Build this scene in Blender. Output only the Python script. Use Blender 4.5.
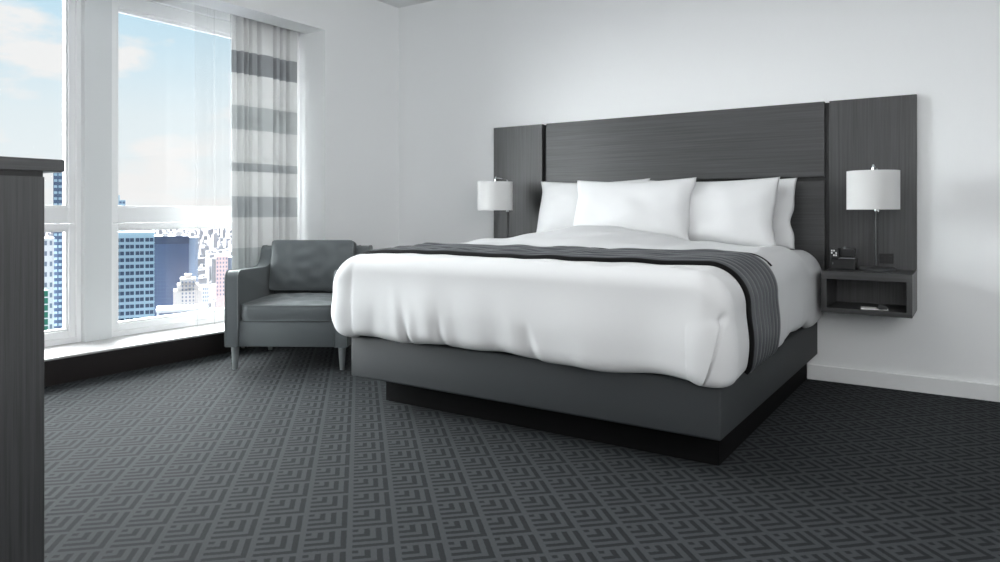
import bpy, bmesh, math, random
import numpy as np
from mathutils import Vector, Matrix

for o in list(bpy.data.objects):
    bpy.data.objects.remove(o)
scn = bpy.context.scene
COL = scn.collection
PI = math.pi
rng = np.random.RandomState(7)


def lin(c):
    return c / 12.92 if c <= 0.04045 else ((c + 0.055) / 1.055) ** 2.4


def rgb(r, g, b):
    return (lin(r / 255), lin(g / 255), lin(b / 255), 1.0)


# ------------------------------------------------------------------ camera
YAW = math.atan(475 / 710)
FWD = np.array([-math.sin(YAW), math.cos(YAW), 0.0])
RGT = np.array([math.cos(YAW), math.sin(YAW), 0.0])
cam_data = bpy.data.cameras.new('camera')
cam = bpy.data.objects.new('camera', cam_data)
COL.objects.link(cam)
cam.location = (0, 0, 1.0)
cam.rotation_euler = (PI / 2, 0, YAW)
cam_data.sensor_width = 36
cam_data.lens = 36 * 710 / 1000
cam_data.shift_y = -(281 - 212.5) / 1000
cam_data.clip_start = 0.05
cam_data.clip_end = 30000
scn.camera = cam

# ------------------------------------------------------------------ view and exposure
scn.view_settings.view_transform = 'Standard'
scn.view_settings.look = 'None'
scn.view_settings.gamma = 1.0
scn.view_settings.use_curve_mapping = False
scn.view_settings.exposure = 0.08
scn.cycles.use_denoising = True
scn.cycles.max_bounces = 10
scn.cycles.diffuse_bounces = 6
scn.cycles.transparent_max_bounces = 16
scn.cycles.caustics_reflective = False
scn.cycles.caustics_refractive = False
scn.cycles.sample_clamp_indirect = 6.0

# ------------------------------------------------------------------ sky
world = bpy.data.worlds.new('sky')
scn.world = world
world.use_nodes = True
nt = world.node_tree
nt.nodes.clear()
SKY_STRENGTH = 1.08
tc = nt.nodes.new('ShaderNodeTexCoord')
sep = nt.nodes.new('ShaderNodeSeparateXYZ')
nt.links.new(tc.outputs['Generated'], sep.inputs[0])
ramp = nt.nodes.new('ShaderNodeValToRGB')
ramp.color_ramp.elements[0].position = 0.0
ramp.color_ramp.elements[0].color = rgb(233, 235, 236)
ramp.color_ramp.elements[1].position = 0.32
ramp.color_ramp.elements[1].color = rgb(168, 211, 233)
e = ramp.color_ramp.elements.new(0.12)
e.color = rgb(222, 230, 234)
nt.links.new(sep.outputs['Z'], ramp.inputs[0])
mp = nt.nodes.new('ShaderNodeMapping')
mp.inputs['Scale'].default_value = (6.5, 6.5, 17.0)
mp.inputs['Location'].default_value = (0.35, 0.1, 0.45)
nt.links.new(tc.outputs['Generated'], mp.inputs[0])
nz = nt.nodes.new('ShaderNodeTexNoise')
nz.inputs['Scale'].default_value = 1.0
nz.inputs['Detail'].default_value = 7
nz.inputs['Roughness'].default_value = 0.55
nt.links.new(mp.outputs[0], nz.inputs['Vector'])
cr = nt.nodes.new('ShaderNodeValToRGB')
cr.color_ramp.elements[0].position = 0.52
cr.color_ramp.elements[0].color = (0, 0, 0, 1)
cr.color_ramp.elements[1].position = 0.64
cr.color_ramp.elements[1].color = (0.9, 0.9, 0.9, 1)
nt.links.new(nz.outputs['Fac'], cr.inputs[0])
mx = nt.nodes.new('ShaderNodeMixRGB')
mx.inputs[2].default_value = rgb(238, 234, 233)
nt.links.new(cr.outputs[0], mx.inputs[0])
nt.links.new(ramp.outputs[0], mx.inputs[1])
bg = nt.nodes.new('ShaderNodeBackground')
bg.inputs['Strength'].default_value = SKY_STRENGTH
nt.links.new(mx.outputs[0], bg.inputs['Color'])
wo = nt.nodes.new('ShaderNodeOutputWorld')
nt.links.new(bg.outputs[0], wo.inputs[0])

# ------------------------------------------------------------------ lights
def light(name, kind, loc, direction, energy, **kw):
    d = bpy.data.lights.new(name, kind)
    d.energy = energy
    for k, v in kw.items():
        setattr(d, k, v)
    o = bpy.data.objects.new(name, d)
    COL.objects.link(o)
    o.location = loc
    o.rotation_euler = Vector(direction).to_track_quat('-Z', 'Y').to_euler()
    return o


# hazy bright daylight coming in through the two windows
light('hazy_daylight', 'SUN', (-12, -2, 9), (0.86, 0.18, -0.24), 76.0,
      angle=math.radians(130), color=(0.97, 0.99, 1.0))
# broad soft fill added behind the camera to lift the back wall and bed foot
light('rear_fill', 'AREA', (0.5, -2.3, 1.9), (-0.55, 1, 0.05), 42.0,
      shape='RECTANGLE', size=2.6, size_y=1.6, color=(1.0, 1.0, 1.0))
# added fill at the right-hand wall, brightens window frames and dresser end
light('right_fill', 'AREA', (1.52, 0.3, 1.8), (-1, 0.15, 0.0), 72.0,
      shape='RECTANGLE', size=2.0, size_y=1.4, color=(1.0, 1.0, 1.0))
# unseen area light added at the ceiling to brighten the bed from above
light('ceiling_fill', 'AREA', (-1.6, 1.8, 2.73), (0, 0, -1), 22.0,
      shape='RECTANGLE', size=1.6, size_y=1.6, color=(1.0, 1.0, 1.0))


# ------------------------------------------------------------------ materials
def new_mat(name):
    m = bpy.data.materials.new(name)
    m.use_nodes = True
    n = m.node_tree
    b = n.nodes['Principled BSDF']
    return m, n, b


def plain(name, col, rough=0.6, metal=0.0, spec=0.5, bump=0.0, bscale=200.0, sheen=0.0, var=0.0, vscale=3.0):
    m, n, b = new_mat(name)
    b.inputs['Base Color'].default_value = col
    b.inputs['Roughness'].default_value = rough
    b.inputs['Metallic'].default_value = metal
    b.inputs['Specular IOR Level'].default_value = spec
    if sheen:
        b.inputs['Sheen Weight'].default_value = sheen
    t = n.nodes.new('ShaderNodeTexCoord')
    if bump:
        x = n.nodes.new('ShaderNodeTexNoise')
        x.inputs['Scale'].default_value = bscale
        x.inputs['Detail'].default_value = 3
        n.links.new(t.outputs['Object'], x.inputs['Vector'])
        bp = n.nodes.new('ShaderNodeBump')
        bp.inputs['Strength'].default_value = bump
        bp.inputs['Distance'].default_value = 0.002
        n.links.new(x.outputs['Fac'], bp.inputs['Height'])
        n.links.new(bp.outputs[0], b.inputs['Normal'])
    if var:
        x = n.nodes.new('ShaderNodeTexNoise')
        x.inputs['Scale'].default_value = vscale
        x.inputs['Detail'].default_value = 4
        n.links.new(t.outputs['Object'], x.inputs['Vector'])
        h = n.nodes.new('ShaderNodeMixRGB')
        h.inputs[1].default_value = tuple(c * (1 - var) for c in col[:3]) + (1,)
        h.inputs[2].default_value = tuple(min(1, c * (1 + var)) for c in col[:3]) + (1,)
        n.links.new(x.outputs['Fac'], h.inputs[0])
        n.links.new(h.outputs[0], b.inputs['Base Color'])
    return m


def wood(name, axis, dark, lite, rough=0.42, spec=0.8):
    """straight-grained stained veneer; axis = the direction the grain runs in"""
    m, n, b = new_mat(name)
    t = n.nodes.new('ShaderNodeTexCoord')
    mapn = n.nodes.new('ShaderNodeMapping')
    s = [95.0, 95.0, 95.0]
    s[axis] = 1.6
    mapn.inputs['Scale'].default_value = s
    n.links.new(t.outputs['Object'], mapn.inputs[0])
    x = n.nodes.new('ShaderNodeTexNoise')
    x.inputs['Scale'].default_value = 1.0
    x.inputs['Detail'].default_value = 6
    x.inputs['Roughness'].default_value = 0.7
    n.links.new(mapn.outputs[0], x.inputs['Vector'])
    r = n.nodes.new('ShaderNodeValToRGB')
    r.color_ramp.elements[0].position = 0.36
    r.color_ramp.elements[0].color = dark
    r.color_ramp.elements[1].position = 0.66
    r.color_ramp.elements[1].color = lite
    n.links.new(x.outputs['Fac'], r.inputs[0])
    n.links.new(r.outputs[0], b.inputs['Base Color'])
    b.inputs['Roughness'].default_value = rough
    b.inputs['Specular IOR Level'].default_value = spec
    bp = n.nodes.new('ShaderNodeBump')
    bp.inputs['Strength'].default_value = 0.12
    bp.inputs['Distance'].default_value = 0.002
    n.links.new(x.outputs['Fac'], bp.inputs['Height'])
    n.links.new(bp.outputs[0], b.inputs['Normal'])
    return m


def math_node(n, op, a, b=None):
    k = n.nodes.new('ShaderNodeMath')
    k.operation = op
    for i, v in enumerate((a, b)):
        if v is None:
            continue
        if isinstance(v, (int, float)):
            k.inputs[i].default_value = v
        else:
            n.links.new(v, k.inputs[i])
    return k.outputs[0]


PITCH = 0.1422
def carpet_material():
    m, n, b = new_mat('carpet')
    t = n.nodes.new('ShaderNodeTexCoord')
    # a little yarn jitter on the edges of the figure
    jn = n.nodes.new('ShaderNodeTexNoise')
    jn.inputs['Scale'].default_value = 260
    jn.inputs['Detail'].default_value = 1
    n.links.new(t.outputs['Object'], jn.inputs['Vector'])
    s = n.nodes.new('ShaderNodeSeparateXYZ')
    n.links.new(t.outputs['Object'], s.inputs[0])
    k = 1 / (math.sqrt(2) * PITCH)
    jit = math_node(n, 'MULTIPLY', math_node(n, 'SUBTRACT', jn.outputs['Fac'], 0.5), 0.07)
    u = math_node(n, 'MULTIPLY', math_node(n, 'ADD', s.outputs['X'], s.outputs['Y']), k)
    w = math_node(n, 'MULTIPLY', math_node(n, 'SUBTRACT', s.outputs['X'], s.outputs['Y']), k)
    u = math_node(n, 'ADD', math_node(n, 'ADD', u, jit), 40 + 0.267)
    w = math_node(n, 'ADD', math_node(n, 'ADD', w, jit), 80 + 0.196)
    u8 = math_node(n, 'FLOOR', math_node(n, 'MULTIPLY', math_node(n, 'FRACT', u), 8))
    w8 = math_node(n, 'FLOOR', math_node(n, 'MULTIPLY', math_node(n, 'FRACT', w), 8))
    mxx = math_node(n, 'MAXIMUM', u8, w8)
    odd = math_node(n, 'MODULO', mxx, 2)
    mn = math_node(n, 'MINIMUM', u8, w8)
    ins = math_node(n, 'GREATER_THAN', mn, 0.5)
    dark = math_node(n, 'MULTIPLY', odd, ins)
    mix = n.nodes.new('ShaderNodeMixRGB')
    mix.inputs[1].default_value = rgb(56, 59, 61)
    mix.inputs[2].default_value = rgb(31, 33, 35)
    n.links.new(dark, mix.inputs[0])
    # yarn heather
    y = n.nodes.new('ShaderNodeTexNoise')
    y.inputs['Scale'].default_value = 420
    y.inputs['Detail'].default_value = 2
    n.links.new(t.outputs['Object'], y.inputs['Vector'])
    yr = n.nodes.new('ShaderNodeMapRange')
    yr.inputs['From Min'].default_value = 0.3
    yr.inputs['From Max'].default_value = 0.7
    yr.inputs['To Min'].default_value = 0.8
    yr.inputs['To Max'].default_value = 1.2
    n.links.new(y.outputs['Fac'], yr.inputs['Value'])
    mul = n.nodes.new('ShaderNodeVectorMath')
    mul.operation = 'SCALE'
    n.links.new(mix.outputs[0], mul.inputs[0])
    n.links.new(yr.outputs[0], mul.inputs['Scale'])
    n.links.new(mul.outputs[0], b.inputs['Base Color'])
    b.inputs['Roughness'].default_value = 0.95
    b.inputs['Specular IOR Level'].default_value = 0.15
    bp = n.nodes.new('ShaderNodeBump')
    bp.inputs['Strength'].default_value = 0.6
    bp.inputs['Distance'].default_value = 0.004
    hsum = math_node(n, 'SUBTRACT', y.outputs['Fac'], math_node(n, 'MULTIPLY', dark, 0.6))
    n.links.new(hsum, bp.inputs['Height'])
    n.links.new(bp.outputs[0], b.inputs['Normal'])
    return m


def glass_material():
    m = bpy.data.materials.new('window_glass')
    m.use_nodes = True
    n = m.node_tree
    n.nodes.clear()
    tr = n.nodes.new('ShaderNodeBsdfTransparent')
    tr.inputs[0].default_value = (0.97, 0.985, 0.985, 1)
    gl = n.nodes.new('ShaderNodeBsdfGlossy')
    gl.inputs['Roughness'].default_value = 0.02
    fr = n.nodes.new('ShaderNodeFresnel')
    fr.inputs['IOR'].default_value = 1.25
    mixn = n.nodes.new('ShaderNodeMixShader')
    n.links.new(fr.outputs[0], mixn.inputs[0])
    n.links.new(tr.outputs[0], mixn.inputs[1])
    n.links.new(gl.outputs[0], mixn.inputs[2])
    out = n.nodes.new('ShaderNodeOutputMaterial')
    n.links.new(mixn.outputs[0], out.inputs[0])
    return m


def cloth_translucent(name, col, trans, transp=0.0, bands=None):
    m = bpy.data.materials.new(name)
    m.use_nodes = True
    n = m.node_tree
    n.nodes.clear()
    df = n.nodes.new('ShaderNodeBsdfDiffuse')
    tl = n.nodes.new('ShaderNodeBsdfTranslucent')
    df.inputs[0].default_value = col
    tl.inputs[0].default_value = col
    if bands:
        t = n.nodes.new('ShaderNodeTexCoord')
        s = n.nodes.new('ShaderNodeSeparateXYZ')
        n.links.new(t.outputs['Object'], s.inputs[0])
        mapr = math_node(n, 'DIVIDE', s.outputs['Z'], 2.6)
        r = n.nodes.new('ShaderNodeValToRGB')
        r.color_ramp.interpolation = 'CONSTANT'
        els = r.color_ramp.elements
        els[0].position = 0
        els[0].color = bands[0][1]
        els[1].position = bands[1][0] / 2.6
        els[1].color = bands[1][1]
        for z, c in bands[2:]:
            q = els.new(z / 2.6)
            q.color = c
        n.links.new(mapr, r.inputs[0])
        n.links.new(r.outputs[0], df.inputs[0])
        n.links.new(r.outputs[0], tl.inputs[0])
    mixn = n.nodes.new('ShaderNodeMixShader')
    mixn.inputs[0].default_value = trans
    n.links.new(df.outputs[0], mixn.inputs[1])
    n.links.new(tl.outputs[0], mixn.inputs[2])
    last = mixn
    if transp:
        tr = n.nodes.new('ShaderNodeBsdfTransparent')
        m2 = n.nodes.new('ShaderNodeMixShader')
        m2.inputs[0].default_value = transp
        n.links.new(mixn.outputs[0], m2.inputs[1])
        n.links.new(tr.outputs[0], m2.inputs[2])
        last = m2
    out = n.nodes.new('ShaderNodeOutputMaterial')
    n.links.new(last.outputs[0], out.inputs[0])
    return m


M = {}
M['wall'] = plain('wall_paint', (0.90, 0.912, 0.915, 1), 0.7, spec=0.25, bump=0.05, bscale=320)
M['ceiling'] = plain('ceiling_paint', (0.80, 0.81, 0.82, 1), 0.85, spec=0.2, bump=0.25, bscale=180)
M['trim'] = plain('white_trim', (0.82, 0.83, 0.83, 1), 0.35)
M['sill'] = plain('sill_stone', (0.58, 0.57, 0.565, 1), 0.3)
M['frame'] = plain('window_frame_white', (0.94, 0.945, 0.945, 1), 0.35)
M['column'] = plain('column_paint', (0.78, 0.80, 0.80, 1), 0.5)
M['dark_base'] = plain('dark_base', rgb(34, 30, 29), 0.35)
M['carpet'] = carpet_material()
M['glass'] = glass_material()
WD, WL = rgb(22, 23, 24), rgb(56, 57, 58)
M['wood_v'] = wood('charcoal_veneer_vertical', 2, WD, WL)
M['wood_h'] = wood('charcoal_veneer_horizontal', 0, WD, WL)
M['wood_y'] = wood('charcoal_veneer_end', 1, WD, WL)
M['black'] = plain('black_lacquer', rgb(18, 18, 19), 0.4)
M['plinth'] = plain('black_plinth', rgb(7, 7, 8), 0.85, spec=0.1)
M['uphol'] = plain('charcoal_upholstery', rgb(47, 50, 52), 0.65, spec=0.3, bump=0.15, bscale=900)
M['duvet'] = plain('white_duvet', (0.57, 0.575, 0.58, 1), 0.75, spec=0.2, sheen=0.1)
M['pillow'] = plain('white_pillowcase', (0.66, 0.665, 0.67, 1), 0.75, spec=0.2, sheen=0.1)
M['mattress'] = plain('white_mattress', (0.8, 0.8, 0.81, 1), 0.8, bump=0.1, bscale=500)
M['runner'] = plain('charcoal_satin', rgb(70, 72, 75), 0.34, spec=0.5, bump=0.1, bscale=700)
M['piping'] = plain('black_piping', rgb(6, 6, 7), 0.8, spec=0.15)
M['chair'] = plain('grey_chair_fabric', rgb(90, 96, 98), 0.55, spec=0.4, bump=0.12, bscale=900, sheen=0.15)
M['chair_pipe'] = plain('grey_chair_piping', rgb(102, 108, 110), 0.5)
M['leg'] = plain('brushed_silver_leg', rgb(165, 170, 172), 0.35, metal=0.6)
M['chrome'] = plain('polished_chrome', (0.85, 0.86, 0.87, 1), 0.08, metal=1.0)
M['gunmetal'] = plain('dark_gunmetal', rgb(96, 97, 98), 0.35, metal=0.7)
M['pole'] = plain('dark_pole_metal', rgb(52, 53, 54), 0.4, metal=0.3)
M['shade'] = cloth_translucent('white_lampshade', (0.86, 0.86, 0.855, 1), 0.35)
M['plastic'] = plain('black_plastic', rgb(22, 23, 25), 0.35)
M['silver'] = plain('silver_strip', rgb(150, 153, 156), 0.25, metal=0.6)
M['digit'] = plain('pale_digits', rgb(225, 225, 225), 0.5)
M['paper'] = plain('white_card', rgb(240, 240, 238), 0.6)
M['button'] = plain('grey_buttons', rgb(96, 98, 100), 0.5)
CW, CD, CL, CM = (0.78, 0.785, 0.78, 1), rgb(170, 173, 175), rgb(202, 205, 205), rgb(196, 199, 200)
M['curtain'] = cloth_translucent('banded_curtain', CW, 0.22, bands=[
    (0, CW), (0.55, CL), (0.732, CW), (0.96, CM), (1.108, CW), (1.292, CM), (1.355, CW),
    (1.598, CL), (1.776, CW), (2.006, CD), (2.169, CW)])
M['lining'] = cloth_translucent('curtain_lining', (0.85, 0.85, 0.85, 1), 0.5)
M['sheer'] = cloth_translucent('white_sheer', (0.42, 0.42, 0.42, 1), 0.08, transp=0.88)
M['blue_cladding'] = plain('pale_blue_cladding', rgb(142, 166, 180), 0.4)
M['blue_glass'] = plain('tower_window_glass', rgb(38, 55, 78), 0.2, var=0.5, vscale=0.12)
M['dark_tower'] = plain('dark_blue_curtain_wall', rgb(46, 62, 94), 0.3, var=0.25, vscale=0.06)
M['dark_tower_top'] = plain('dark_blue_crown', rgb(28, 40, 66), 0.4)
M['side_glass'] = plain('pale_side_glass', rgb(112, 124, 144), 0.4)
M['cream'] = plain('cream_stone', rgb(218, 206, 200), 0.8, var=0.06, vscale=0.1)
M['white_stone'] = plain('white_stone', rgb(218, 216, 218), 0.8, var=0.06, vscale=0.1)
M['window_grey'] = plain('grey_window_glass', rgb(120, 128, 146), 0.4)
M['pink_brick'] = plain('pink_brick', rgb(220, 186, 180), 0.8)
M['green_glass'] = plain('green_glass', rgb(32, 112, 92), 0.4)
M['slate'] = plain('slate_blue_glass', rgb(62, 80, 106), 0.4, var=0.3, vscale=0.1)
M['city'] = plain('pale_city', rgb(148, 146, 150), 0.9, var=0.25, vscale=0.02)
M['ground'] = plain('pale_ground', rgb(124, 123, 128), 0.9, var=0.2, vscale=0.01)

# ------------------------------------------------------------------ mesh helpers
ORG = {}


def root_of(o):
    while o.parent:
        o = o.parent
    return o


def obj(name, verts, faces, mat, parent=None, smooth=False):
    """one mesh object; vertices in the world (or in the thing's local) frame"""
    v = np.asarray(verts, float)
    if parent is not None:
        v = v - np.array(ORG.get(root_of(parent).name, (0, 0, 0)))
    me = bpy.data.meshes.new(name)
    me.from_pydata(v.tolist(), [], [list(f) for f in faces])
    me.update()
    if smooth:
        me.polygons.foreach_set('use_smooth', [True] * len(me.polygons))
    if mat is not None:
        me.materials.append(M[mat] if isinstance(mat, str) else mat)
    o = bpy.data.objects.new(name, me)
    COL.objects.link(o)
    if parent is not None:
        o.parent = parent
    return o


def from_bm(name, bm, mat, parent=None, smooth=False):
    bm.verts.ensure_lookup_table()
    bm.verts.index_update()
    vs = [tuple(v.co) for v in bm.verts]
    fs = [[v.index for v in f.verts] for f in bm.faces]
    bm.free()
    return obj(name, vs, fs, mat, parent, smooth)


def thing(name, label, cat, loc=(0, 0, 0), group=None):
    o = bpy.data.objects.new(name, None)
    COL.objects.link(o)
    o.location = loc
    o.empty_display_size = 0.1
    ORG[o.name] = tuple(loc)
    return tag(o, label, cat, group)


def tag(o, label, cat, group=None):
    o['label'] = label
    o['category'] = cat
    if group:
        o['group'] = group
    return o


def struct(o, label=None):
    o['kind'] = 'structure'
    if label:
        o['label'] = label
    return o


def bm_box(bm, x0, x1, y0, y1, z0, z1):
    vs = [bm.verts.new(p) for p in ((x0, y0, z0), (x1, y0, z0), (x1, y1, z0), (x0, y1, z0),
                                    (x0, y0, z1), (x1, y0, z1), (x1, y1, z1), (x0, y1, z1))]
    for f in ((0, 3, 2, 1), (4, 5, 6, 7), (0, 1, 5, 4), (1, 2, 6, 5), (2, 3, 7, 6), (3, 0, 4, 7)):
        bm.faces.new([vs[i] for i in f])
    return vs


def box(name, x0, x1, y0, y1, z0, z1, mat, parent=None, bevel=0.0, seg=2, smooth=False):
    bm = bmesh.new()
    bm_box(bm, x0, x1, y0, y1, z0, z1)
    if bevel:
        bmesh.ops.bevel(bm, geom=list(bm.edges), offset=bevel, segments=seg, affect='EDGES', profile=0.5)
    return from_bm(name, bm, mat, parent, smooth)


def boxes(name, lst, mat, parent=None):
    bm = bmesh.new()
    for b in lst:
        bm_box(bm, *b)
    return from_bm(name, bm, mat, parent)


def smooth_angle(o, deg=35):
    """smooth shading with sharp edges above the angle"""
    me = o.data
    me.polygons.foreach_set('use_smooth', [True] * len(me.polygons))
    bm = bmesh.new()
    bm.from_mesh(me)
    for ed in bm.edges:
        if len(ed.link_faces) == 2 and ed.calc_face_angle(0) > math.radians(deg):
            ed.smooth = False
    bm.to_mesh(me)
    bm.free()
    return o


def lathe(name, prof, cx, cy, mat, parent=None, n=40, smooth=True, closed=False):
    vs, fs = [], []
    for r, z in prof:
        for k in range(n):
            a = 2 * PI * k / n
            vs.append((cx + r * math.cos(a), cy + r * math.sin(a), z))
    m = len(prof)
    for i in range(m if closed else m - 1):
        j = (i + 1) % m
        for k in range(n):
            l = (k + 1) % n
            fs.append((i * n + k, i * n + l, j * n + l, j * n + k))
    if not closed:
        if prof[0][0] > 1e-5:
            fs.append(tuple(range(n - 1, -1, -1)))
        if prof[-1][0] > 1e-5:
            fs.append(tuple((m - 1) * n + k for k in range(n)))
    o = obj(name, vs, fs, mat, parent)
    return smooth_angle(o, 40) if smooth else o


def tube(name, pts, rad, mat, parent=None, n=8, closed=False):
    P = [np.asarray(p, float) for p in pts]
    m = len(P)
    rads = rad if hasattr(rad, '__len__') else [rad] * m
    vs, fs = [], []
    up = np.array([0.13, 0.21, 0.97])
    prev = None
    for i in range(m):
        if closed:
            t = P[(i + 1) % m] - P[i - 1]
        else:
            t = P[min(i + 1, m - 1)] - P[max(i - 1, 0)]
        t = t / (np.linalg.norm(t) + 1e-12)
        if prev is None:
            a = np.cross(t, up)
        else:
            a = prev - t * np.dot(prev, t)
        a = a / (np.linalg.norm(a) + 1e-12)
        prev = a
        b = np.cross(t, a)
        for k in range(n):
            w = 2 * PI * k / n
            vs.append(P[i] + rads[i] * (math.cos(w) * a + math.sin(w) * b))
    for i in range(m if closed else m - 1):
        j = (i + 1) % m
        for k in range(n):
            l = (k + 1) % n
            fs.append((i * n + k, i * n + l, j * n + l, j * n + k))
    if not closed:
        fs.append(tuple(range(n - 1, -1, -1)))
        fs.append(tuple((m - 1) * n + k for k in range(n)))
    return obj(name, vs, fs, mat, parent, True)


def grid_faces(nu, nv, off=0, flip=False):
    i, j = np.meshgrid(np.arange(nu - 1), np.arange(nv - 1), indexing='ij')
    a = (i * nv + j + off).ravel()
    b = ((i + 1) * nv + j + off).ravel()
    c = ((i + 1) * nv + j + 1 + off).ravel()
    d = (i * nv + j + 1 + off).ravel()
    q = np.stack([a, b, c, d], 1)
    return (q[:, ::-1] if flip else q).tolist()


class Waves:
    """smooth pseudo noise: a sum of random plane waves"""
    def __init__(self, seed, scale, n=14, aniso=(1, 1)):
        r = np.random.RandomState(seed)
        th = r.uniform(0, 2 * PI, n)
        k = r.uniform(0.5, 1.5, n) * 2 * PI / scale
        self.kx, self.ky = k * np.cos(th) * aniso[0], k * np.sin(th) * aniso[1]
        self.p = r.uniform(0, 2 * PI, n)
        self.n = n

    def __call__(self, a, b):
        s = 0
        for kx, ky, p in zip(self.kx, self.ky, self.p):
            s = s + np.sin(kx * a + ky * b + p)
        return s / math.sqrt(self.n / 2)


def smoothstep(a, b, x):
    t = np.clip((x - a) / (b - a), 0, 1)
    return t * t * (3 - 2 * t)


# ------------------------------------------------------------------ the room
WX, WY, HC = -4.116, 4.585, 2.757      # window-side wall plane, headboard wall plane, ceiling
RX = -4.444                            # dark riser under the window sill
struct(box('floor', -5.0, 3.1, -2.6, 4.7, -0.1, 0.0, 'carpet'), 'charcoal carpet woven with nested square chevrons')
struct(box('ceiling', -5.0, 3.1, -2.6, 4.7, HC, HC + 0.1, 'ceiling'))
struct(box('wall_back', WX, 3.1, WY, WY + 0.12, 0, HC, 'wall'), 'pale grey wall behind the headboard')
struct(boxes('wall_left', [
    (-5.0, WX, 3.755, WY + 0.12, 0, HC),            # pier beside the corner
    (-5.0, WX, 0.15, 1.02, 0, HC),                  # pier at the dresser end
    (-4.33, WX, 1.02, 3.755, 2.39, HC),             # dropped beam in front of the curtain pocket
    (-5.0, -4.33, 1.02, 3.755, 2.62, HC),           # wall above the windows
    (-5.0, RX, 1.02, 3.755, 0, 0.146),              # riser below the windows
], 'wall'), 'pale grey window wall with a deep recess')
struct(boxes('wall_front', [(-5.0, -2.10, 0.15, 0.27, 0, HC), (-2.22, -2.10, -2.6, 0.15, 0, HC)], 'wall'))
struct(box('wall_rear', -2.22, 3.1, -2.6, -2.5, 0, HC, 'wall'))
struct(box('wall_right', 1.6, 1.7, -2.5, WY, 0, HC, 'wall'))

struct(box('baseboard_back', -0.838, 1.6, WY - 0.014, WY, 0, 0.09, 'trim', bevel=0.004))
struct(box('baseboard_corner', WX, -2.70, WY - 0.014, WY, 0, 0.09, 'trim', bevel=0.004))
struct(box('baseboard_left', RX, RX + 0.012, 1.02, 3.755, 0, 0.146, 'dark_base', bevel=0.002), 'dark brown riser board below the window sill')
struct(box('trim_1', -4.90, RX + 0.018, 1.02, 3.755, 0.146, 0.160, 'sill', bevel=0.004), 'white window sill')
struct(box('trim_2', -4.98, -4.785, 2.322, 2.497, 0.160, 2.62, 'column', bevel=0.004), 'grey column between the two windows')


# ---- windows: frame, sashes with stepped mouldings, panes
def window(name, y0, y1, label):
    w = bpy.data.objects.new(name, None)
    COL.objects.link(w)
    w.location = (-4.87, (y0 + y1) / 2, 0.16)
    ORG[w.name] = tuple(w.location)
    struct(w, label)
    z0, z1 = 0.160, 2.62

    def ring(nm, a0, a1, b0, b1, wd, wb, wt, x0, x1, bev=0.004):
        # four members around an opening: sides wd, bottom wb, top wt
        box(nm, x0, x1, a0, a0 + wd, b0, b1, 'frame', w, bev)
        box(nm, x0, x1, a1 - wd, a1, b0, b1, 'frame', w, bev)
        box(nm, x0, x1, a0 + wd, a1 - wd, b0, b0 + wb, 'frame', w, bev)
        box(nm, x0, x1, a0 + wd, a1 - wd, b1 - wt, b1, 'frame', w, bev)
    # outer frame
    ring('frame', y0, y1, z0, z1, 0.030, 0.036, 0.130, -4.94, -4.825)
    # sash, upper and lower light, meeting at a deep transom
    ring('sash', y0 + 0.030, y1 - 0.030, 0.93, z1 - 0.130, 0.040, 0.105, 0.095, -4.92, -4.842)
    ring('sash', y0 + 0.030, y1 - 0.030, z0 + 0.036, 0.928, 0.040, 0.045, 0.040, -4.92, -4.838)
    # glazing beads
    ring('glazing_bead', y0 + 0.070, y1 - 0.070, 1.035, z1 - 0.225, 0.012, 0.012, 0.022, -4.90, -4.856, 0.003)
    ring('glazing_bead', y0 + 0.070, y1 - 0.070, z0 + 0.081, 0.888, 0.012, 0.012, 0.012, -4.90, -4.856, 0.003)
    box('pane', -4.866, -4.860, y0 + 0.072, y1 - 0.072, 1.037, z1 - 0.227, 'glass', w)
    box('pane', -4.866, -4.860, y0 + 0.072, y1 - 0.072, z0 + 0.083, 0.886, 'glass', w)
    return w


window('window_1', 2.497, 3.755, 'white framed window beside the curtain')
window('window_2', 1.02, 2.322, 'white framed window partly hidden by the dresser')

# ------------------------------------------------------------------ bed
PXL, PXR, PYF = -2.690, -0.778, 2.627
XC = (PXL + PXR) / 2
t = thing('platform_bed', 'charcoal upholstered platform bed floating on a recessed black plinth', 'bed', (XC, 3.6, 0))
bx = box('upholstered_box', PXL, PXR, PYF, 4.566, 0.153, 0.372, 'uphol', t, 0.012, 3)
smooth_angle(bx, 50)
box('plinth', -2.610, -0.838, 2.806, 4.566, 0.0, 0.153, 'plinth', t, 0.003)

mt = box('mattress', XC - 0.925, XC + 0.985, 2.690, 4.535, 0.3725, 0.758, 'mattress', None, 0.12, 8)
smooth_angle(mt, 40)
tag(mt, 'white mattress under the duvet, reaching to the headboard', 'mattress')

# ---- duvet -------------------------------------------------------
HW, HWL, RRF, RRS, ZDROP = 0.890, 0.830, 0.085, 0.150, 0.446     # half width of the flat top, edge radii at foot and sides
XD = XC - 0.040
YTOP, YBACK = 2.652, 4.44
SLEN = 0.49
wvA, wvB, wvC = Waves(3, 0.55), Waves(5, 0.22), Waves(9, 0.35, aniso=(1.0, 0.25))
wvT = Waves(21, 0.30, aniso=(0.5, 1.0))


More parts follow.
